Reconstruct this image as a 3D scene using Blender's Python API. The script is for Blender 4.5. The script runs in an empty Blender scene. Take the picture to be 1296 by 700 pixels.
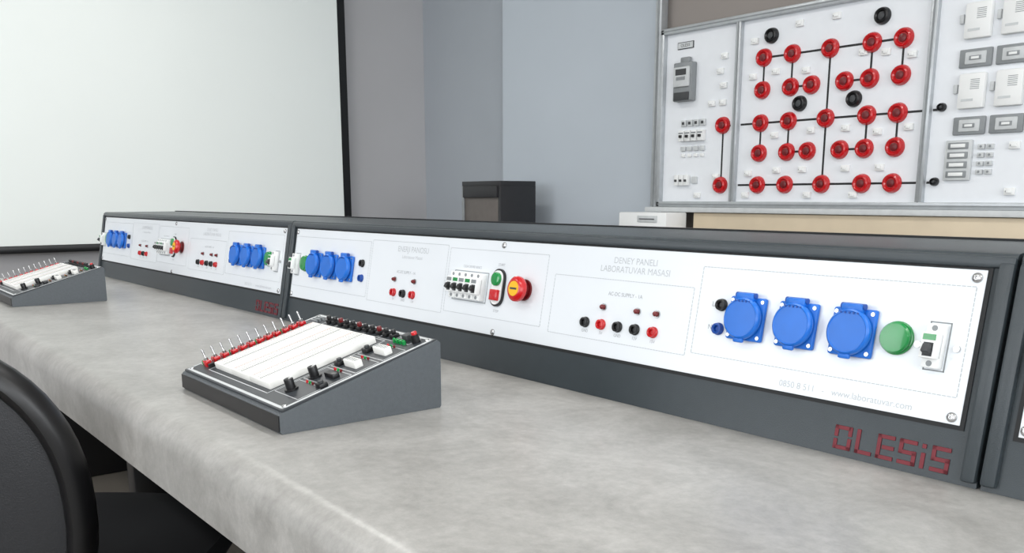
import bpy, bmesh, math, random
from mathutils import Matrix, Vector
random.seed(4)
R=math.radians
sc=bpy.context.scene
sc.view_settings.view_transform='Standard'
sc.view_settings.look='None'
LE=.79   # overall light level

# ------------------------------------------------------------ materials
def lin(c):
    o=[]
    for v in c:
        v=v/255.0
        o.append(v/12.92 if v<=.04045 else ((v+.055)/1.055)**2.4)
    return (o[0],o[1],o[2],1)
def mat(name,c,rough=.5,metal=0.0,var=.06,scale=30.0,bump=0.0,bscale=400.0,coat=0.0,trans=0.0):
    m=bpy.data.materials.new(name);m.use_nodes=True
    nt=m.node_tree;N=nt.nodes;L=nt.links
    b=N['Principled BSDF']
    b.inputs['Roughness'].default_value=rough
    b.inputs['Metallic'].default_value=metal
    b.inputs['Coat Weight'].default_value=coat
    tc=N.new('ShaderNodeTexCoord')
    n=N.new('ShaderNodeTexNoise');n.inputs['Scale'].default_value=scale;n.inputs['Detail'].default_value=4
    L.new(tc.outputs['Object'],n.inputs['Vector'])
    r=N.new('ShaderNodeValToRGB')
    base=lin(c)
    r.color_ramp.elements[0].position=.3;r.color_ramp.elements[1].position=.7
    r.color_ramp.elements[0].color=tuple(max(0,v*(1-var)) for v in base[:3])+(1,)
    r.color_ramp.elements[1].color=tuple(min(1,v*(1+var)) for v in base[:3])+(1,)
    L.new(n.outputs['Fac'],r.inputs['Fac']);L.new(r.outputs['Color'],b.inputs['Base Color'])
    if bump>0:
        n2=N.new('ShaderNodeTexNoise');n2.inputs['Scale'].default_value=bscale
        L.new(tc.outputs['Object'],n2.inputs['Vector'])
        bp=N.new('ShaderNodeBump');bp.inputs['Strength'].default_value=bump;bp.inputs['Distance'].default_value=.002
        L.new(n2.outputs['Fac'],bp.inputs['Height']);L.new(bp.outputs['Normal'],b.inputs['Normal'])
    return m
anth=mat('anthracite_powder_coat',(54,61,65),.34,0,.04,60,.12,900)
anth2=mat('anthracite_gap',(16,18,20),.6)
panelw=mat('white_laminate',(228,232,236),.22,0,.01,8)
blue=mat('socket_blue',(20,106,202),.35)
blued=mat('socket_blue_dark',(10,68,150),.4)
green=mat('button_green',(0,135,60),.2,coat=.5)
red=mat('button_red',(192,14,22),.25,coat=.4)
redd=mat('dark_red',(104,10,16),.35)
logored=mat('logo_red',(112,26,38),.5)
yellow=mat('label_yellow',(240,182,18),.5)
black=mat('black_plastic',(18,18,20),.35)
dgrey=mat('dark_grey_plastic',(58,60,62),.5)
mgrey=mat('mid_grey_plastic',(136,140,142),.5)
lgrey=mat('light_grey_plastic',(200,203,204),.45)
linegrey=mat('print_grey',(184,188,192),.6)
textgrey=mat('text_grey',(150,154,158),.6)
steel=mat('steel',(190,190,190),.25,1.0)
alu=mat('aluminium',(184,188,191),.35,.5)
whitep=mat('white_plastic',(236,237,236),.4,0,.01)
boardw=mat('board_white',(232,235,239),.4,0,.01)
bread=mat('breadboard_white',(238,237,232),.55,0,.01)
trbody=mat('trainer_grey_hammertone',(84,89,93),.42,.1,.06,200,.3,700)
trpanel=mat('trainer_print',(54,58,62),.4)
fabric=mat('chair_fabric',(40,41,44),.5,0,.12,400,.3,500)
leather=mat('chair_black_rim',(13,13,15),.38)
navy=mat('seat_fabric',(12,14,19),.85,0,.2,300)
wall_g=mat('wall_paint_grey',(190,189,191),.85,0,.015,3)
wall_b=mat('wall_paint_bluegrey',(188,196,204),.85,0,.015,3)
wall_n=mat('wall_paint_niche',(176,182,189),.85,0,.015,3)  # darker blue-grey tone than the projecting back wall
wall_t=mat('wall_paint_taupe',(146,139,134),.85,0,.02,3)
ceilm=mat('ceiling_white',(235,235,232),.9,0,.01)
screenm=mat('projection_fabric',(247,252,249),.9,0,.008,2)
wood=mat('beige_wood',(212,196,170),.5,0,.06,6)
cab=mat('cabinet_black',(38,38,41),.45)
cabb=mat('cabinet_brown_grey',(98,92,88),.5)

# stone laminate
stone=bpy.data.materials.new('grey_stone_laminate');stone.use_nodes=True
nt=stone.node_tree;N=nt.nodes;L=nt.links;b=N['Principled BSDF'];b.inputs['Roughness'].default_value=.33
tc=N.new('ShaderNodeTexCoord')
n1=N.new('ShaderNodeTexNoise');n1.inputs['Scale'].default_value=7.5;n1.inputs['Detail'].default_value=12;n1.inputs['Roughness'].default_value=.74;n1.inputs['Distortion'].default_value=.6
n2=N.new('ShaderNodeTexNoise');n2.inputs['Scale'].default_value=85;n2.inputs['Detail'].default_value=6;n2.inputs['Roughness'].default_value=.75
L.new(tc.outputs['Object'],n1.inputs['Vector']);L.new(tc.outputs['Object'],n2.inputs['Vector'])
r1=N.new('ShaderNodeValToRGB');r1.color_ramp.elements[0].position=.34;r1.color_ramp.elements[1].position=.66
r1.color_ramp.elements[0].color=lin((152,150,146));r1.color_ramp.elements[1].color=lin((183,181,177))
L.new(n1.outputs['Fac'],r1.inputs['Fac'])
r2=N.new('ShaderNodeValToRGB');r2.color_ramp.elements[0].position=.35;r2.color_ramp.elements[1].position=.68
r2.color_ramp.elements[0].color=(.80,.80,.80,1);r2.color_ramp.elements[1].color=(1,1,1,1)
L.new(n2.outputs['Fac'],r2.inputs['Fac'])
mx=N.new('ShaderNodeMix');mx.data_type='RGBA';mx.blend_type='MULTIPLY';mx.inputs[0].default_value=1
L.new(r1.outputs['Color'],mx.inputs[6]);L.new(r2.outputs['Color'],mx.inputs[7]);L.new(mx.outputs[2],b.inputs['Base Color'])
# floor tiles
floorm=bpy.data.materials.new('floor_tiles');floorm.use_nodes=True
nt=floorm.node_tree;N=nt.nodes;L=nt.links;b=N['Principled BSDF'];b.inputs['Roughness'].default_value=.4
tc=N.new('ShaderNodeTexCoord');br=N.new('ShaderNodeTexBrick');br.offset=0
br.inputs['Color1'].default_value=lin((124,118,110));br.inputs['Color2'].default_value=lin((118,112,104));br.inputs['Mortar'].default_value=lin((90,86,80))
br.inputs['Scale'].default_value=1.0;br.inputs['Brick Width'].default_value=.6;br.inputs['Row Height'].default_value=.6;br.inputs['Mortar Size'].default_value=.006
L.new(tc.outputs['Object'],br.inputs['Vector']);L.new(br.outputs['Color'],b.inputs['Base Color'])

# ------------------------------------------------------------ mesh builder
class Part:
    def __init__(s,name,parent=None,loc=(0,0,0),rot=(0,0,0)):
        s.bm=bmesh.new();s.mats=[];s.name=name;s.parent=parent;s.loc=loc;s.rot=rot
    def mi(s,m):
        if m not in s.mats:s.mats.append(m)
        return s.mats.index(m)
    def merge(s,b2,m,M=None):
        if M is not None:bmesh.ops.transform(b2,matrix=M,verts=b2.verts)
        i=s.mi(m);mp={}
        for v in b2.verts:mp[v]=s.bm.verts.new(v.co)
        for f in b2.faces:
            try:
                nf=s.bm.faces.new([mp[v] for v in f.verts]);nf.material_index=i
            except ValueError:pass
        b2.free()
    def box(s,c,d,m,bev=0,seg=2,rot=None):
        b2=bmesh.new();bmesh.ops.create_cube(b2,size=1)
        bmesh.ops.scale(b2,vec=d,verts=b2.verts)
        if bev>0:bmesh.ops.bevel(b2,geom=b2.edges[:],offset=bev,segments=seg,affect='EDGES',profile=.5)
        M=Matrix.Translation(c)
        if rot:M=M@rot
        s.merge(b2,m,M);return s
    def lathe(s,prof,c,m,seg=24,rot=None,sx=1,sy=1):
        b2=bmesh.new();rings=[]
        for r,z in prof:
            if r<1e-7:rings.append([b2.verts.new((0,0,z))])
            else:rings.append([b2.verts.new((r*sx*math.cos(2*math.pi*k/seg),r*sy*math.sin(2*math.pi*k/seg),z)) for k in range(seg)])
        for a,bb in zip(rings[:-1],rings[1:]):
            for k in range(seg):
                k2=(k+1)%seg
                if len(a)==1 and len(bb)==1:continue
                if len(a)==1:b2.faces.new((a[0],bb[k2],bb[k]))
                elif len(bb)==1:b2.faces.new((a[k],a[k2],bb[0]))
                else:b2.faces.new((a[k],a[k2],bb[k2],bb[k]))
        M=Matrix.Translation(c)
        if rot:M=M@rot
        s.merge(b2,m,M);return s
    def cyl(s,c,r,h,m,seg=24,rot=None,ch=0,sx=1,sy=1):
        if ch>0:p=[(0,0),(r,0),(r,h-ch),(r-ch*.3,h-ch*.3),(r-ch,h),(0,h)]
        else:p=[(0,0),(r,0),(r,h),(0,h)]
        return s.lathe(p,c,m,seg,rot,sx,sy)
    def prism(s,pts,lo,hi,m,axis='x'):
        b2=bmesh.new();A=[];B=[]
        for p in pts:
            if axis=='x':A.append(b2.verts.new((lo,p[0],p[1])));B.append(b2.verts.new((hi,p[0],p[1])))
            else:A.append(b2.verts.new((p[0],p[1],lo)));B.append(b2.verts.new((p[0],p[1],hi)))
        n=len(pts)
        b2.faces.new(A);b2.faces.new(B[::-1])
        for k in range(n):b2.faces.new((A[k],B[k],B[(k+1)%n],A[(k+1)%n]))
        s.merge(b2,m);return s
    def strip(s,pts,w,h,m,z=0):
        for a,b in zip(pts[:-1],pts[1:]):
            dx,dy=b[0]-a[0],b[1]-a[1];l=math.hypot(dx,dy)
            s.box(((a[0]+b[0])/2,(a[1]+b[1])/2,z+h/2),(l+w,w,h),m,rot=Matrix.Rotation(math.atan2(dy,dx),4,'Z'))
        return s
    def done(s):
        bmesh.ops.recalc_face_normals(s.bm,faces=s.bm.faces)
        for f in s.bm.faces:f.smooth=True
        for e in s.bm.edges:
            if len(e.link_faces)==2 and e.calc_face_angle(0)>R(35):e.smooth=False
        me=bpy.data.meshes.new(s.name);s.bm.to_mesh(me);s.bm.free()
        for m in s.mats:me.materials.append(m)
        o=bpy.data.objects.new(s.name,me);sc.collection.objects.link(o)
        o.location=s.loc;o.rotation_euler=s.rot
        if s.parent:o.parent=s.parent
        return o
def empty(name,loc=(0,0,0),rot=(0,0,0),parent=None):
    o=bpy.data.objects.new(name,None);o.empty_display_size=.1
    o.location=loc;o.rotation_euler=rot;o.parent=parent
    sc.collection.objects.link(o);return o
def text(name,body,loc,size,m,parent,ext=.0002,align='CENTER',rot=(0,0,0),sp=1):
    c=bpy.data.curves.new(name,'FONT');c.body=body;c.size=size;c.extrude=ext;c.align_x=align;c.align_y='CENTER';c.space_character=sp
    c.materials.append(m)
    o=bpy.data.objects.new(name,c);o.location=loc;o.rotation_euler=rot;o.parent=parent
    sc.collection.objects.link(o);return o
RX=lambda a:Matrix.Rotation(R(a),4,'X')
RY=lambda a:Matrix.Rotation(R(a),4,'Y')
RZ=lambda a:Matrix.Rotation(R(a),4,'Z')

def simple_box(name,lo,hi,m,bev=0):
    c=[(a+b)/2 for a,b in zip(lo,hi)];d=[b-a for a,b in zip(lo,hi)]
    p=Part(name,loc=c);p.box((0,0,0),d,m,bev);return p.done()

# ------------------------------------------------------------ room
CZ=2.9
XL=-5.24;XR=3.0;YF=-3.2;YB=3.45
simple_box('floor',(XL-.1,YF-.1,-.1),(XR+.1,YB+.1,0),floorm)
simple_box('ceiling',(XL-.1,YF-.1,CZ),(XR+.1,YB+.1,CZ+.1),ceilm)
simple_box('wall_left',(XL-.1,YF-.1,0),(XL,YB+.1,CZ),wall_g)
simple_box('wall_back',(XL,YB,0),(XR+.1,YB+.1,CZ),wall_n)
simple_box('wall_back_projection',(-4.17,3.28,0),(XR,YB,CZ),wall_b)
simple_box('trim_1',(-2.93,3.265,0),(XR,3.28,CZ),wall_t)  # taupe stretch of back wall added as a thin slab, not a trim
simple_box('baseboard_left',(XL,YF,0),(XL+.015,YB,.08),mgrey)
def window_wall(name,axis,pos,a0,a1,wins,m,z0=.95,z1=2.5,th=.12):
    p=Part(name)
    def seg(u0,u1,v0,v1):
        if u1-u0<1e-4:return
        if axis=='x':p.box((pos+th/2,(u0+u1)/2,(v0+v1)/2),(th,u1-u0,v1-v0),m)
        else:p.box(((u0+u1)/2,pos-th/2,(v0+v1)/2),(u1-u0,th,v1-v0),m)
    seg(a0,a1,0,z0);seg(a0,a1,z1,CZ);c=a0
    for w in wins:
        seg(c,w[0],z0,z1);c=w[1]
    seg(c,a1,z0,z1);p.done()
WR=[(-2.4,-.4),(.2,2.4)];WF=[(-4.2,-2.0),(-1.2,1.2)]
window_wall('wall_right','x',XR,YF,YB,WR,wall_g)
window_wall('wall_front','y',YF,XL,XR,WF,wall_g)  # unseen openings, added so front light reaches the console panels
wn=0
for axis,W in (('x',WR),('y',WF)):
    for a,b_ in W:
        wn+=1
        if axis=='x':p=Part('window_%d'%wn,loc=(XR+.06,(a+b_)/2,1.725),rot=(0,0,R(90)))
        else:p=Part('window_%d'%wn,loc=((a+b_)/2,YF-.06,1.725))  # front-wall frames belong to the added, unseen openings
        w=b_-a
        for sx in (-1,0,1):p.box((sx*(w/2-.03),0,0),(.06,.06,1.55),whitep,.006)
        for sz in (-1,1):p.box((0,0,sz*.745),(w,.058,.06),whitep,.006)
        p.done()
def area(name,loc,rot,sx,sy,e,c=(1,1,1)):
    l=bpy.data.lights.new(name,'AREA');l.shape='RECTANGLE';l.size=sx;l.size_y=sy;l.energy=e*LE;l.color=c
    o=bpy.data.objects.new(name,l);o.location=loc;o.rotation_euler=rot;sc.collection.objects.link(o);return o
for i,(a,b_) in enumerate(WR):
    area('window_daylight_r%d'%i,(XR-.02,(a+b_)/2,1.72),(0,R(90),0),1.5,b_-a-.1,88,(.95,.98,1))
for i,(a,b_) in enumerate(WF):
    area('window_daylight_f%d'%i,((a+b_)/2,YF+.02,1.72),(R(90),0,0),b_-a-.1,1.5,54,(.95,.98,1))  # added fill light for the console fronts, no known daylight source
for i,(x,y) in enumerate([(-3.6,1.2),(-1.2,1.2),(1.2,1.2),(-3.6,-1.4),(-1.2,-1.4),(1.2,-1.4)]):
    p=Part('ceiling_lamp' if i==0 else 'ceiling_lamp.%03d'%i,loc=(x,y,CZ-.03))
    p.box((0,0,0),(1.22,.32,.06),whitep,.005);p.box((0,0,-.032),(1.16,.26,.006),lgrey);p.done()
    area('ceiling_light_%d'%i,(x,y,CZ-.07),(0,0,0),1.15,.25,21,(1,.985,.96))
w=bpy.data.worlds.new('World');sc.world=w;w.use_nodes=True
w.node_tree.nodes['Background'].inputs[0].default_value=(.75,.85,1,1);w.node_tree.nodes['Background'].inputs[1].default_value=.8*LE

# projection screen
ps=empty('projection_screen',(-5.15,0,0))
p=Part('fabric',ps);p.box((0,1.55,1.74),(.006,2.44,1.904),screenm);p.done()
p=Part('black_border',ps)
p.box((0,2.792,1.70),(.012,.05,1.99),black);p.box((0,.30,1.70),(.012,.055,1.99),black);p.box((0,1.55,.768),(.012,2.55,.038),black,.003)
p.done()
p=Part('housing',ps);p.box((-.01,1.55,2.75),(.12,2.7,.12),whitep,.02);p.box((-.05,1.55,2.82),(.06,.2,.17),whitep);p.done()

# ------------------------------------------------------------ work table
def arc(cx,cy,r,a0,a1,n=8):
    return [(cx+r*math.cos(R(a0+(a1-a0)*k/n)),cy+r*math.sin(R(a0+(a1-a0)*k/n))) for k in range(n+1)]
tb=empty('laboratory_bench')
r=.034;yF=.335;yB=1.82;zt=.75;zb=.662
prof=arc(yF+r,zt-r,r,180,90)+arc(yB-r,zt-r,r,90,0)+[(yB,zb),(yB-.03,zb),(yB-.03,zt-.04),(yF+.03,zt-.04),(yF+.03,zb),(yF,zb)]
p=Part('worktop',tb);p.prism(prof,-3.60,1.3,stone);p.done()
p=Part('frame',tb)
for x in (-1.95,-.4,1.15):
    for y in (.55,1.6):p.box((x,y,.34),(.05,.08,.68),black,.004)
    p.box((x,1.08,.04),(.05,1.3,.06),black,.004);p.box((x,1.08,.66),(.05,1.3,.06),black,.004)
p.box((-3.50,1.08,.352),(.03,1.40,.70),black,.003);p.box((-1.15,1.0,.42),(4.68,.02,.56),black)
p.box((-1.15,1.0,.12),(4.68,.10,.06),black,.004)
p.done()

# ------------------------------------------------------------ console parts
TH=math.atan2(.041,.227);FL=.2307
def socket(p,x,s):
    p.box((x,s,.003),(.052,.053,.006),blue,.0028)
    p.cyl((x,s,.005),.0235,.006,blued,32)
    p.lathe([(0,0),(.0250,0),(.0257,.003),(.0250,.006),(.0228,.0080),(.0218,.0072),(0,.0078)],(x,s,.009),blue,40)
    p.box((x,s+.026,.010),(.026,.010,.010),blue,.003)
    p.cyl((x-.014,s+.028,.010),.0036,.028,blued,12,rot=RY(90))
    p.box((x,s-.0265,.013),(.014,.006,.005),blue,.002)
    for k in range(5):p.cyl((x-.010+k*.005,s+.0205,.0165),.0011,.001,blued,8)
    for a in (-1,1):
        for b in (-1,1):p.cyl((x+a*.0215,s+b*.0215,.006),.0024,.0010,steel,10)
def jack(p,x,s,m,r=.0068):
    p.lathe([(0,0),(r+.001,0),(r+.001,.002),(r,.003),(r,.0065),(r*.72,.007),(r*.55,.006),(r*.5,.003),(0,.003)],(x,s,0),m,20)
def mini(p,x,s,m):
    p.cyl((x,s,0),.0052,.002,steel,16);p.lathe([(0,0),(.0035,0),(.0035,.004),(.002,.006),(0,.0065)],(x,s,.002),m,14)
def mcb(p,x,s,n=1,lev=True):
    for k in range(n):
        xx=x+(k-(n-1)/2)*.0178
        p.box((xx,s,.006),(.0172,.045,.012),whitep,.0012)
        p.box((xx,s,.0145),(.0172,.026,.011),whitep,.0012)
        p.box((xx,s+.0085,.0203),(.013,.006,.0008),green if (n==1 or k%2) else mgrey)
        p.box((xx,s-.004,.0196),(.010,.014,.001),dgrey)
        p.box((xx,s-.004,.022),(.008,.009,.009),black if n>1 else dgrey,.001,rot=RX(-25))
        p.cyl((xx,s+.018,.0115),.003,.0012,mgrey,10);p.cyl((xx,s-.018,.0115),.003,.0012,mgrey,10)
def rect(p,x0,s0,x1,s1,m=None,w=.0009,z=.0,dash=0):
    m=m or linegrey
    P=[(x0,s0),(x1,s0),(x1,s1),(x0,s1),(x0,s0)]
    if not dash:
        p.strip(P,w,.0003,m,z);return
    for a,b in zip(P[:-1],P[1:]):
        l=math.hypot(b[0]-a[0],b[1]-a[1]);n=max(2,int(l/dash))
        for k in range(n):
            t0=(k+.2)/n;t1=(k+.8)/n
            p.strip([(a[0]+(b[0]-a[0])*t0,a[1]+(b[1]-a[1])*t0),(a[0]+(b[0]-a[0])*t1,a[1]+(b[1]-a[1])*t1)],w,.0003,m,z)
def logo(par,x,s,h,name='front_lettering'):
    p=Part(name,par);t=.16;z=.0006
    def bar(cx,x0,y0,x1,y1):
        p.box((x+(cx+(x0+x1)/2)*h,s+((y0+y1)/2)*h,z),((x1-x0)*h,(y1-y0)*h,.0014),logored,.0002,1)
    def H(c,y,x0=0,x1=.72):bar(c,x0,y,x1,y+t)
    def V(c,xx,y0,y1):bar(c,xx,y0,xx+t,y1)
    c=0;w_=.78
    H(c,0,0.06,w_);H(c,1-t,0,w_-.06);V(c,0,.0,.42);V(c,0,.52,1);V(c,w_-t,0,.5);V(c,w_-t,.6,1)
    c+=1.0;V(c,0,0,1);H(c,0)
    c+=.92;V(c,0,0,1);H(c,0);H(c,1-t);H(c,.415,.22,.72)
    c+=.92;H(c,0);H(c,1-t);H(c,.415);V(c,0,.415,1);V(c,.72-t,0,.585)
    c+=.92;V(c,0,0,.62);V(c,0,.8,.97)
    c+=.40;H(c,0);H(c,1-t);H(c,.415);V(c,0,.415,1);V(c,.72-t,0,.585)
    p.done()

def console(x0,idx):
    L_=1.578
    e=empty('power_supply_console' if idx==0 else 'power_supply_console.%03d'%idx,(x0,.875,.7502))
    p=Part('housing',e)
    D=.405
    pr=[(0,0),(.039,.217),(.037,.2225),(.040,.2265),(.046,.2275),(D-.046,.2275),(D-.040,.2265),(D-.037,.2225),(D-.039,.217),(D,0)]
    p.prism(pr,0,L_,anth);p.done()
    p=Part('top_ridge',e)
    p.box((L_/2,.30,.2285),(L_,.012,.003),anth2)
    p.done()
    f=empty('front_face',(0,0,0),(R(90)-TH,0,0),e)
    # raised side cheeks
    p=Part('cheeks',f)
    for xx in (.0075,L_-.0075):p.box((xx,.113,.002),(.015,.216,.010),anth,.003)
    p.box((L_/2,.2215,.001),(L_,.012,.009),anth,.003)
    p.done()
    p=Part('gasket',f);p.box((L_/2,.1355,.0006),(1.536,.164,.0016),anth2);p.done()
    p=Part('panel_plate',f);p.box((L_/2,.1355,.0014),(1.527,.155,.002),panelw,.0005,1);p.done()
    f2=empty('panel_components',(0,0,.0024),(0,0,0),f)
    p=Part('sockets',f2)
    for x in (.142,.2115,.281,1.284,1.354,1.4245):socket(p,x,.1365)
    p.done()
    p=Part('indicator_lamps',f2)
    for x in (.088,1.474):
        p.cyl((x,.1365,0),.0180,.003,green,32,ch=.001)
        p.lathe([(0,0),(.0165,0),(.0165,.004),(.0150,.0060),(0,.0072)],(x,.1365,.003),green,32)
    p.done()
    p=Part('circuit_breakers',f2)
    mcb(p,.047,.133);mcb(p,1.517,.133);mcb(p,.712,.133,5)
    for x in (.047,1.517):
        rect(p,x-.0105,.133-.0245,x+.0105,.133+.0245,mgrey,.0014)
        p.cyl((x-.020,.133,0),.0035,.0025,steel,12);p.cyl((x+.020,.133,0),.0035,.0025,steel,12)
    rect(p,.664,.108,.760,.158,mgrey,.0014)
    p.box((.6665,.148,.003),(.008,.014,.006),black,.001);p.done()
    p=Part('terminals',f2)
    jack(p,.340,.151,black);jack(p,.342,.121,blued);jack(p,1.243,.150,black);jack(p,1.243,.120,blued)
    for x,m in ((.471,red),(.505,black),(.538,red),(1.005,black),(1.038,red),(1.071,black),(1.104,black),(1.137,red)):jack(p,x,.103,m)
    for x in (.471,.540,1.038,1.104,1.139):mini(p,x,.128,redd)
    p.done()
    p=Part('start_stop_station',f2)
    pts=arc(.791,.151,.0165,0,180,14)+arc(.791,.122,.0165,180,360,14)
    p.prism(pts,0,.004,black,axis='z')
    pts=arc(.791,.151,.0135,0,180,14)+arc(.791,.122,.0135,180,360,14)
    p.prism(pts,.004,.006,whitep,axis='z')
    p.cyl((.791,.150,.006),.0112,.005,green,28,ch=.0015)
    p.box((.791,.124,.008),(.021,.018,.006),red,.0015);p.done()
    p=Part('emergency_stop',f2)
    p.cyl((.858,.138,0),.017,.003,redd,32)
    p.cyl((.858,.138,.003),.0125,.010,redd,28)
    p.lathe([(0,0),(.0155,0),(.0195,.003),(.0205,.006),(.0198,.010),(.0165,.0130),(.0125,.014),(0,.014)],(.858,.138,.010),red,40)
    p.lathe([(0,0),(.0118,0),(.0118,.0005),(0,.0005)],(.858,.138,.024),yellow,32)
    p.box((.858,.138,.0247),(.016,.003,.0004),dgrey);p.done()
    p=Part('panel_screws',f2)
    for x,s in ((.791,.206),(.791,.063),(.032,.205),(.032,.065),(L_-.034,.205),(L_-.034,.065)):
        p.lathe([(0,0),(.0052,0),(.0050,.0015),(.003,.0028),(.0016,.0028),(.0016,.0015),(0,.0015)],(x,s,0),steel,16)
    p.done()
    p=Part('printed_outlines',f2)
    d_=.005
    rect(p,.642,.085,.905,.196,dash=d_);rect(p,.372,.080,.635,.200,dash=d_);rect(p,.925,.080,1.195,.168,dash=d_)
    rect(p,1.205,.085,1.545,.196,dash=d_);rect(p,.03,.085,.365,.196,dash=d_)
    p.done()
    text('title_left','ENERJI PANOSU',(.52,.186,.0001),.015,linegrey,f2,0)
    text('title_left_b','Laboratuvar Masasi',(.52,.172,.0001),.009,linegrey,f2,0)
    text('title_main','DENEY PANELI\nLABORATUVAR MASASI',(1.085,.189,.0001),.0125,linegrey,f2,0)
    text('caption_mid','AC-DC SUPPLY - 1A',(1.075,.148,.0001),.0075,textgrey,f2,0)
    text('caption_trio','AC-DC SUPPLY - 1A',(.505,.143,.0001),.0075,textgrey,f2,0)
    text('caption_breaker','C63A DEVRE KESICI',(.712,.166,.0001),.006,textgrey,f2,0)
    text('caption_start','START',(.791,.174,.0001),.006,textgrey,f2,0)
    text('caption_stop','STOP',(.791,.098,.0001),.006,textgrey,f2,0)
    for x,t_ in ((1.005,'GND'),(1.038,'5V'),(1.071,'GND'),(1.104,'12V'),(1.137,'15V'),(.471,'5V'),(.505,'GND'),(.538,'12V')):
        text('label_'+t_,t_,(x,.0905,.0001),.006,textgrey,f2,0)
    for x in (.328,1.229):
        text('label_L','L',(x,.150,.0001),.009,textgrey,f2,0);text('label_N','N',(x,.121,.0001),.009,textgrey,f2,0)
    text('contact_text','0850 8 511   -   www.laboratuvar.com',(1.422,.0675,.0001),.0104,linegrey,f2,0)
    logo(f,1.421,.0075,.0262)
    return e
P0=1.582
for i,x in enumerate((-1.943,-1.943-P0,-1.943+P0)):console(x,i)

# ------------------------------------------------------------ trainers
def trainer(x,y,idx):
    W=.341;Dp=.233;h0=.026;h1=.093;sl=math.atan2(h1-h0,Dp);S=Dp/math.cos(sl)
    e=empty('breadboard_trainer' if idx==0 else 'breadboard_trainer.%03d'%idx,(x,y,.7502))
    p=Part('case',e)
    pr=[(.002,0),(0,.003),(0,h0-.003),(.003,h0),(Dp-.004,h1-.0005),(Dp,h1-.004),(Dp,.003),(Dp-.002,0)]
    p.prism(pr,0,W,trbody);p.box((W/2,-.0005,.013),(W-.004,.002,.020),black);p.done()
    f=empty('top_face',(0,0,h0),(sl,0,0),e)
    p=Part('face_plate',f)
    p.box((W/2,S/2,.0008),(W-.006,S-.008,.003),trpanel,.0006,1)
    p.done()
    p=Part('face_print',f);z=.0022
    rect(p,.007,.009,W-.007,S-.009,lgrey,.0042,z)
    rect(p,.054,.023,.258,.205,lgrey,.0012,z)
    for k in range(12):p.strip([(.012,.028+k*.0145),(.05,.028+k*.0145)],.0009,.0003,lgrey,z)
    for k in range(4):rect(p,.262,.032+k*.042,.328,.068+k*.042,lgrey,.0009,z)
    for k in range(6):rect(p,.06+k*.043,.209,.098+k*.043,.230,lgrey,.0009,z)
    p.done()
    p=Part('breadboards',f)
    for k in range(3):
        x0=.062+k*.063
        p.box((x0+.0313,.1135,.0067),(.0624,.165,.010),bread,.0010)
        p.box((x0+.0313,.1135,.0118),(.0018,.160,.0006),mgrey)
        for q,mm in ((.0045,red),(.058,blue)):p.box((x0+q,.1135,.0117),(.0004,.158,.0003),mm)
        for q in (.009,.0535,.0185,.0225,.0265,.0365,.0405,.0445):
            for j in range(38):p.box((x0+q,.036+j*.0042,.0119),(.0009,.0009,.0003),mgrey)
    p.done()
    p=Part('toggle_switches',f)
    for k in range(12):
        s=.030+k*.0145
        p.box((.034,s,.0065),(.012,.009,.010),red,.0008)
        p.cyl((.034,s,.011),.003,.004,steel,12)
        p.lathe([(0,0),(.0011,0),(.0017,.013),(.0012,.0145),(0,.015)],(.034,s,.014),steel,10,rot=RY(-16))
        p.lathe([(0,0),(.003,0),(.003,.005),(.002,.007),(0,.0076)],(.019,s,.002),red if k%3 else green,12)
        p.box((.049,s,.005),(.006,.008,.007),black)
    p.done()
    p=Part('controls',f)
    for x_,s in ((.285,.045),(.278,.083)):
        p.cyl((x_,s,.002),.009,.003,black,20);p.cyl((x_,s,.005),.0062,.013,black,18,ch=.001);p.box((x_,s+.003,.0182),(.0012,.005,.0006),whitep)
    for x_,s in ((.300,.130),(.302,.175)):
        p.box((x_,s,.007),(.030,.012,.010),bread,.001)
        for j in range(6):p.box((x_-.0115+j*.0046,s,.0122),(.0016,.007,.0004),mgrey)
    p.box((.304,.095,.005),(.024,.010,.007),black,.001)
    for x_,s in ((.272,.125),(.270,.170),(.322,.070)):
        p.box((x_,s,.005),(.014,.012,.006),black,.001);p.cyl((x_,s,.008),.0035,.003,dgrey,12)
    for k in range(4):
        for j in range(3):p.lathe([(0,0),(.0018,0),(.0018,.003),(0,.0045)],(.285+j*.008,.068+k*.042,.002),(red,green,redd)[j],8)
    for k in range(11):
        x_=.072+k*.0190
        p.box((x_,.2195,.005),(.011,.011,.006),black,.001)
        p.lathe([(0,0),(.0035,0),(.0038,.004),(.003,.006),(0,.006)],(x_,.2195,.008),redd if k%3==2 else black,14)
    for k in range(4):p.lathe([(0,0),(.0028,0),(.0028,.005),(0,.008)],(.306-.008*k,.207,.002),green,12)
    p.cyl((.318,.219,.002),.006,.012,black,16);p.cyl((.318,.219,.013),.004,.005,red,16,ch=.001)
    p.box((.296,.221,.006),(.014,.012,.010),dgrey,.001)
    for k in range(3):p.box((.035,.2175-.006*k+.004,.0045),(.02,.003,.005),mgrey)
    p.done()
    p=Part('case_screws',f)
    for x_ in (.012,W-.012):
        for s in (.013,S-.013):p.lathe([(0,0),(.0035,0),(.003,.0015),(0,.002)],(x_,s,.002),steel,12)
    p.done()
trainer(-1.322,.431,0);trainer(-2.955,.431,1)

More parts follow.
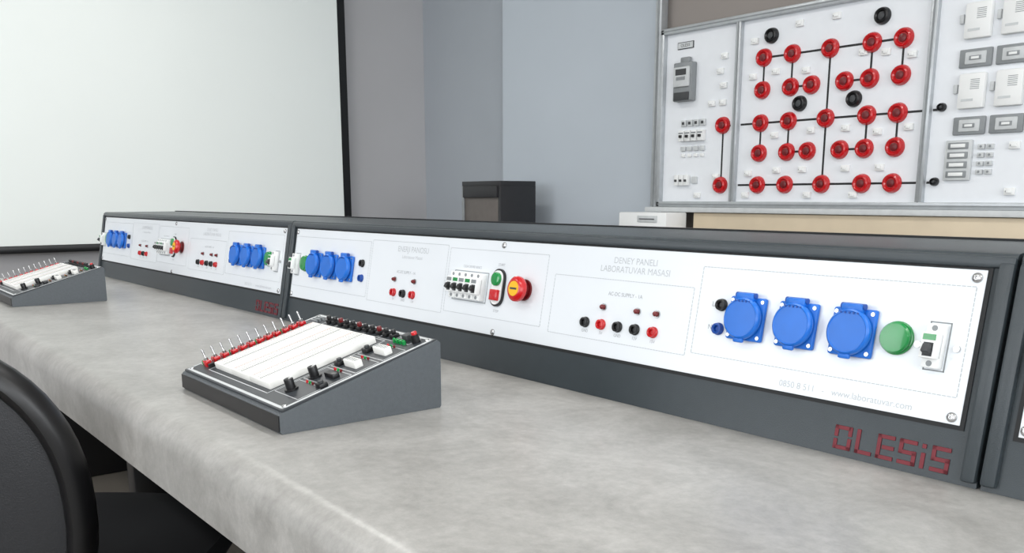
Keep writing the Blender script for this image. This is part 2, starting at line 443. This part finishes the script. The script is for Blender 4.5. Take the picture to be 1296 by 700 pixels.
# ------------------------------------------------------------ training board on back wall
bd=empty('electrical_training_board',(0,3.2,0),(R(90),0,0))   # local x=X, local y=Z, local z=-Y
p=Part('panels',bd)
xs=[-2.88,-2.463,-1.635,-.80]
for a,b in zip(xs[:-1],xs[1:]):p.box(((a+b)/2,1.378,-.012),(b-a-.01,.735,.016),boardw,.001,1)
p.done()
p=Part('aluminium_frame',bd)
for x_ in xs[1:3]:
    p.box((x_,1.378,.002),(.026,.76,.03),alu,.003);p.box((x_,1.378,.018),(.006,.755,.002),mgrey)
for x_ in (xs[0],xs[3]):p.box((x_,1.378,.002),(.022,.78,.036),alu,.003)
for z_ in (1.0,1.757):
    p.box(((xs[0]+xs[3])/2,z_,.002),(xs[3]-xs[0]+.02,.026,.036),alu,.003);p.box(((xs[0]+xs[3])/2,z_,.021),(xs[3]-xs[0],.005,.002),mgrey)
for x_ in (-2.926,-.76):
    p.box((x_,1.735,-.02),(.036,1.53,.04),alu,.003);p.box((x_,1.735,.0005),(.01,1.52,.003),mgrey)
p.box((-1.84,.976,.01),(2.2,.022,.06),lgrey,.003)
p.done()
cx=[-2.341,-2.207,-2.04,-1.868,-1.747];rz=[1.59,1.463,1.332,1.211,1.082]
p=Part('printed_lines',bd);z=-.0038
def ln(*pts):p.strip(list(pts),.008,.0006,black,z)
ln((cx[0],rz[0]),(cx[4],rz[0]))
for k in (0,1,3,4):ln((cx[k],rz[0]),(cx[k],rz[1]));ln((cx[k],rz[2]),(cx[k],rz[3]))
ln((cx[2],rz[0]),(cx[2],rz[4]))
for r_ in (1,3):ln((cx[1],rz[r_]),(-2.112,rz[r_]));ln((-1.97,rz[r_]),(cx[3],rz[r_]))
ln((-2.44,rz[2]),(-1.652,rz[2]));ln((-2.44,rz[4]),(-1.652,rz[4]));ln((-2.535,rz[2]),(-2.535,rz[4]));ln((-2.535,rz[2]),(-2.50,rz[2]))
ln((-1.615,rz[2]),(-1.586,rz[2]));ln((-1.615,rz[4]),(-1.59,rz[4]))
p.done()
p=Part('junction_terminals',bd)
def bigj(x_,z_,m,m2,r=.0365):
    p.lathe([(0,0),(r,0),(r,.004),(r*.96,.010),(r*.86,.018),(r*.70,.021),(r*.60,.019),(r*.50,.012),(0,.012)],(x_,z_,-.004),m,32)
    p.lathe([(0,0),(r*.40,0),(r*.40,.004),(r*.2,.006),(0,.006)],(x_,z_,.008),m2,20)
pos=[(cx[k],rz[0]) for k in range(5)]+[(cx[k],rz[2]) for k in range(5)]+[(cx[k],rz[4]) for k in range(5)]
for r_ in (1,3):pos+=[(cx[0],rz[r_]),(cx[1],rz[r_]),(-2.112,rz[r_]),(-1.97,rz[r_]),(cx[3],rz[r_]),(cx[4],rz[r_])]
pos+=[(-2.535,1.335),(-2.535,1.083)]
for q in pos:bigj(q[0],q[1],red,redd)
for q in ((-2.309,1.671),(-1.835,1.677),(-2.16,1.396),(-1.925,1.395)):bigj(q[0],q[1],black,dgrey,.031)
for q in ((-1.586,1.339),(-1.588,1.085)):bigj(q[0],q[1],black,dgrey,.015)
p.done()
p=Part('door_chimes',bd)
for x_ in (-1.485,-1.364,-1.243,-1.0):
    for z_ in (1.612,1.385):
        p.box((x_,z_,.004),(.088,.116,.024),whitep,.006)
        for k in range(6):p.box((x_+.012,z_+.036-k*.006,.0165),(.03,.0018,.0012),mgrey)
        p.box((x_-.01,z_-.03,.0165),(.04,.008,.001),lgrey)
        p.box((x_-.058,z_+.01,.0),(.014,.030,.012),lgrey,.002)
p.done()
p=Part('switch_modules',bd)
for x_ in (-1.485,-1.364,-1.243,-1.0):
    for z_ in (1.492,1.271):
        p.box((x_,z_,.001),(.108,.060,.012),mgrey,.004);p.box((x_+.002,z_,.008),(.070,.040,.006),lgrey,.003);p.box((x_+.002,z_,.012),(.04,.014,.003),mgrey,.001);p.box((x_+.002,z_,.0135),(.026,.008,.002),whitep,.0005)
p.box((-1.511,1.156,.002),(.092,.136,.016),lgrey,.004)
for k in range(4):
    p.box((-1.511,1.205-k*.032,.011),(.07,.022,.005),mgrey,.002);p.box((-1.511,1.205-k*.032,.0145),(.05,.012,.003),whitep,.001)
for k in range(4):
    for j in range(2):p.box((-1.437+j*.03,1.20-k*.028,.0),(.022,.016,.012),lgrey,.001);p.cyl((-1.437+j*.03,1.20-k*.028,.006),.004,.002,mgrey,10)
p.done()
p=Part('connector_sockets',bd)
def conn(x_,z_):
    p.box((x_,z_,.001),(.034,.024,.012),whitep,.002);p.box((x_,z_,.009),(.018,.012,.006),whitep,.002);p.cyl((x_-.010,z_,.007),.003,.001,mgrey,10)
for q in ((-2.18,1.70),(-2.02,1.705),(-1.90,1.56),(-1.81,1.55),(-2.28,1.53),(-2.14,1.52),(-1.71,1.53),(-1.70,1.28),(-2.27,1.28),(-1.82,1.27),(-2.39,1.66),(-2.39,1.52),(-2.39,1.13),(-2.25,1.14),(-2.13,1.14),(-1.94,1.14),(-1.80,1.14),(-2.10,1.29),(-1.95,1.29),(-2.40,1.04),(-2.1,1.04),(-1.9,1.04),
          (-2.54,1.62),(-2.56,1.56),(-2.54,1.50),(-2.60,1.43),(-2.54,1.43),(-2.56,1.12),(-2.66,1.04),(-1.24,1.20),(-1.24,1.08),(-1.33,1.20),(-1.33,1.05),(-1.18,1.20)):conn(*q)
p.done()
p=Part('energy_meter',bd)
p.box((-2.745,1.532,.014),(.105,.165,.038),mgrey,.006);p.box((-2.745,1.552,.037),(.09,.085,.012),lgrey,.005)
p.box((-2.745,1.572,.0435),(.06,.026,.002),dgrey);p.box((-2.745,1.545,.0435),(.05,.014,.002),mgrey)
p.box((-2.745,1.47,.035),(.085,.035,.008),dgrey,.003);p.box((-2.745,1.625,.01),(.05,.025,.02),mgrey,.004)
p.done()
p=Part('label_plate',bd);p.box((-2.76,1.69,-.002),(.09,.03,.004),dgrey);p.box((-2.76,1.69,.0005),(.084,.024,.002),lgrey);p.done()
text('label_text','OLESiS',(-2.76,1.69,.0017),.018,dgrey,bd,0)
p=Part('breaker_modules',bd)
for k in range(4):
    x_=-2.75+k*.036
    p.box((x_,1.355,.002),(.026,.028,.012),lgrey,.002);p.box((x_,1.355,.009),(.012,.012,.003),dgrey)
    p.box((x_,1.245,.001),(.026,.020,.010),lgrey,.002);p.box((x_,1.215,.0),(.020,.014,.008),whitep,.002)
    p.box((x_-.002,1.30,.008),(.030,.046,.024),whitep,.002);p.box((x_-.002,1.298,.023),(.012,.012,.012),black,.001);p.box((x_-.002,1.312,.0205),(.026,.006,.001),mgrey)
for k in range(3):
    x_=-2.775+k*.028
    p.box((x_,1.107,.006),(.024,.046,.02),whitep,.002);p.box((x_,1.105,.018),(.010,.010,.010),dgrey,.001)
p.box((-2.68,1.107,.0),(.03,.03,.01),lgrey,.002)
p.done()
# board bench below
bb=empty('wall_workbench')
p=Part('back_panel',bb);p.box((-1.73,3.20,.86),(1.86,.04,.205),wood,.002);p.done()
p=Part('bench_top',bb);p.box((-1.88,2.95,.73),(2.3,.62,.04),stone,.006);p.done()
p=Part('legs',bb)
for x_ in (-2.98,-.78):
    for y_ in (2.69,3.21):p.box((x_,y_,.355),(.05,.05,.71),alu,.003)
p.done()
p=Part('power_box',bb);p.box((-2.835,3.10,.857),(.29,.14,.214),whitep,.006)
p.box((-2.80,3.028,.935),(.12,.004,.03),lgrey,.002);p.box((-2.80,3.025,.935),(.09,.003,.004),dgrey);p.done()

# dark equipment cabinet behind console
ec=empty('equipment_cabinet',(-3.88,2.9,0))
p=Part('shell',ec)
p.box((0,.12,1.10),(.34,.24,.03),cab,.003)
p.box((-.16,.12,.545),(.02,.24,1.09),cab,.002);p.box((.16,.12,.545),(.02,.24,1.09),cab,.002);p.box((0,.235,.545),(.30,.01,1.09),cab);p.box((0,.12,.03),(.30,.23,.06),cab)
p.box((0,.0,1.06),(.30,.02,.06),cab,.002)
p.done()
p=Part('front_door',ec);p.box((0,.012,.515),(.30,.02,1.03),cabb,.003);p.box((-.155,-.002,.55),(.018,.008,1.08),mgrey,.002);p.cyl((.12,.002,.85),.008,.02,steel,14,rot=RX(90));p.done()

# ------------------------------------------------------------ office chair
ch=empty('office_chair',(-1.62,.268,0),(0,0,R(51.1)))
def sup(a,rx,rz_,n=2.3):
    c,s=math.cos(a),math.sin(a)
    return (rx*math.copysign(abs(c)**(2/n),c),rz_*math.copysign(abs(s)**(2/n),s))
ZC=.605
def bend(x,z):return -.27+.9*x*x-.10*(z-ZC)
def rim(part,k,rx,rz_,zc,rt,rn,m,seg=56):
    b2=bmesh.new();rings=[]
    for i in range(seg):
        a=2*math.pi*i/seg+.002;x,z_=sup(a,rx,rz_)
        x2,z2=sup(a+.01,rx,rz_);t=Vector((x2-x,0,z2-z_)).normalized();n_=Vector((t.z,0,-t.x))
        c=Vector((x,bend(x,zc+z_)+k,zc+z_))
        rings.append([b2.verts.new(c+n_*rt*math.cos(2*math.pi*j/12)+Vector((0,1,0))*rn*math.sin(2*math.pi*j/12)) for j in range(12)])
    for i in range(seg):
        A=rings[i];B=rings[(i+1)%seg]
        for j in range(12):b2.faces.new((A[j],A[(j+1)%12],B[(j+1)%12],B[j]))
    part.merge(b2,m)
def disc(part,k,rx,rz_,zc,bulge,m,seg=56,nr=8):
    b2=bmesh.new();rings=[[b2.verts.new((0,bend(0,zc)+k+bulge,zc))]]
    for q in range(1,nr+1):
        f_=q/nr;rr=[]
        for i in range(seg):
            x,z_=sup(2*math.pi*i/seg,rx*f_,rz_*f_)
            rr.append(b2.verts.new((x,bend(x,zc+z_)+k+bulge*(1-f_**4),zc+z_)))
        rings.append(rr)
    for i in range(seg):b2.faces.new((rings[0][0],rings[1][i],rings[1][(i+1)%seg]))
    for A,B in zip(rings[1:-1],rings[2:]):
        for i in range(seg):b2.faces.new((A[i],A[(i+1)%seg],B[(i+1)%seg],B[i]))
    part.merge(b2,m)
p=Part('backrest_rim',ch);rim(p,0,.196,.232,ZC,.020,.026,leather);p.done()
p=Part('backrest_back',ch);disc(p,-.006,.192,.228,ZC,-.014,fabric);p.done()
p=Part('backrest_cushion',ch);disc(p,.012,.192,.228,ZC,.035,navy);p.done()
p=Part('back_support',ch)
p.box((0,-.292,.48),(.06,.018,.26),black,.006,rot=RX(6));p.box((0,-.15,.385),(.06,.30,.018),black,.006);p.done()
p=Part('seat',ch)
b2=bmesh.new();seg=56;prf=[(0,.40),(.7,.40),(.95,.408),(1.0,.43),(.97,.455),(.85,.468),(.5,.470),(0,.462)]
rings=[]
for f_,z_ in prf:
    if f_==0:rings.append([b2.verts.new((.03,.01,z_))]);continue
    rings.append([b2.verts.new((.03+sup(2*math.pi*i/seg,.28*f_,.25*f_,3)[0],.01+sup(2*math.pi*i/seg,.28*f_,.25*f_,3)[1],z_)) for i in range(seg)])
for A,B in zip(rings[:-1],rings[1:]):
    for i in range(seg):
        j=(i+1)%seg
        if len(A)==1:b2.faces.new((A[0],B[i],B[j]))
        elif len(B)==1:b2.faces.new((A[i],A[j],B[0]))
        else:b2.faces.new((A[i],A[j],B[j],B[i]))
p.merge(b2,navy);p.done()
p=Part('base',ch)
p.cyl((0,0,.10),.025,.30,steel,20);p.cyl((0,0,.06),.04,.16,black,24,ch=.01)
for k in range(5):
    a=k*72+10
    p.box((math.cos(R(a))*.15,math.sin(R(a))*.15,.085),(.28,.04,.026),black,.006,rot=RZ(a)@RY(6))
    cxx,cyy=math.cos(R(a))*.28,math.sin(R(a))*.28
    p.cyl((cxx,cyy,.04),.008,.04,black,10)
    for s_ in (-1,1):
        M=RZ(a)
        p.lathe([(0,-.009),(.022,-.009),(.0265,-.004),(.0265,.004),(.022,.009),(0,.009)],Vector((cxx,cyy,.027))+M@Vector((0,s_*.014,0)),black,20,rot=M@RX(90))
p.done()

# ------------------------------------------------------------ camera
cd=bpy.data.cameras.new('camera');cam=bpy.data.objects.new('camera',cd);sc.collection.objects.link(cam)
f=1127.0
cd.sensor_width=36;cd.lens=36*f/1296;cd.shift_y=130/1296;cd.clip_start=.02
cam.location=(0,0,1.03);cam.rotation_euler=(R(90)-math.atan2(230,f),0,R(51.25))
sc.camera=cam
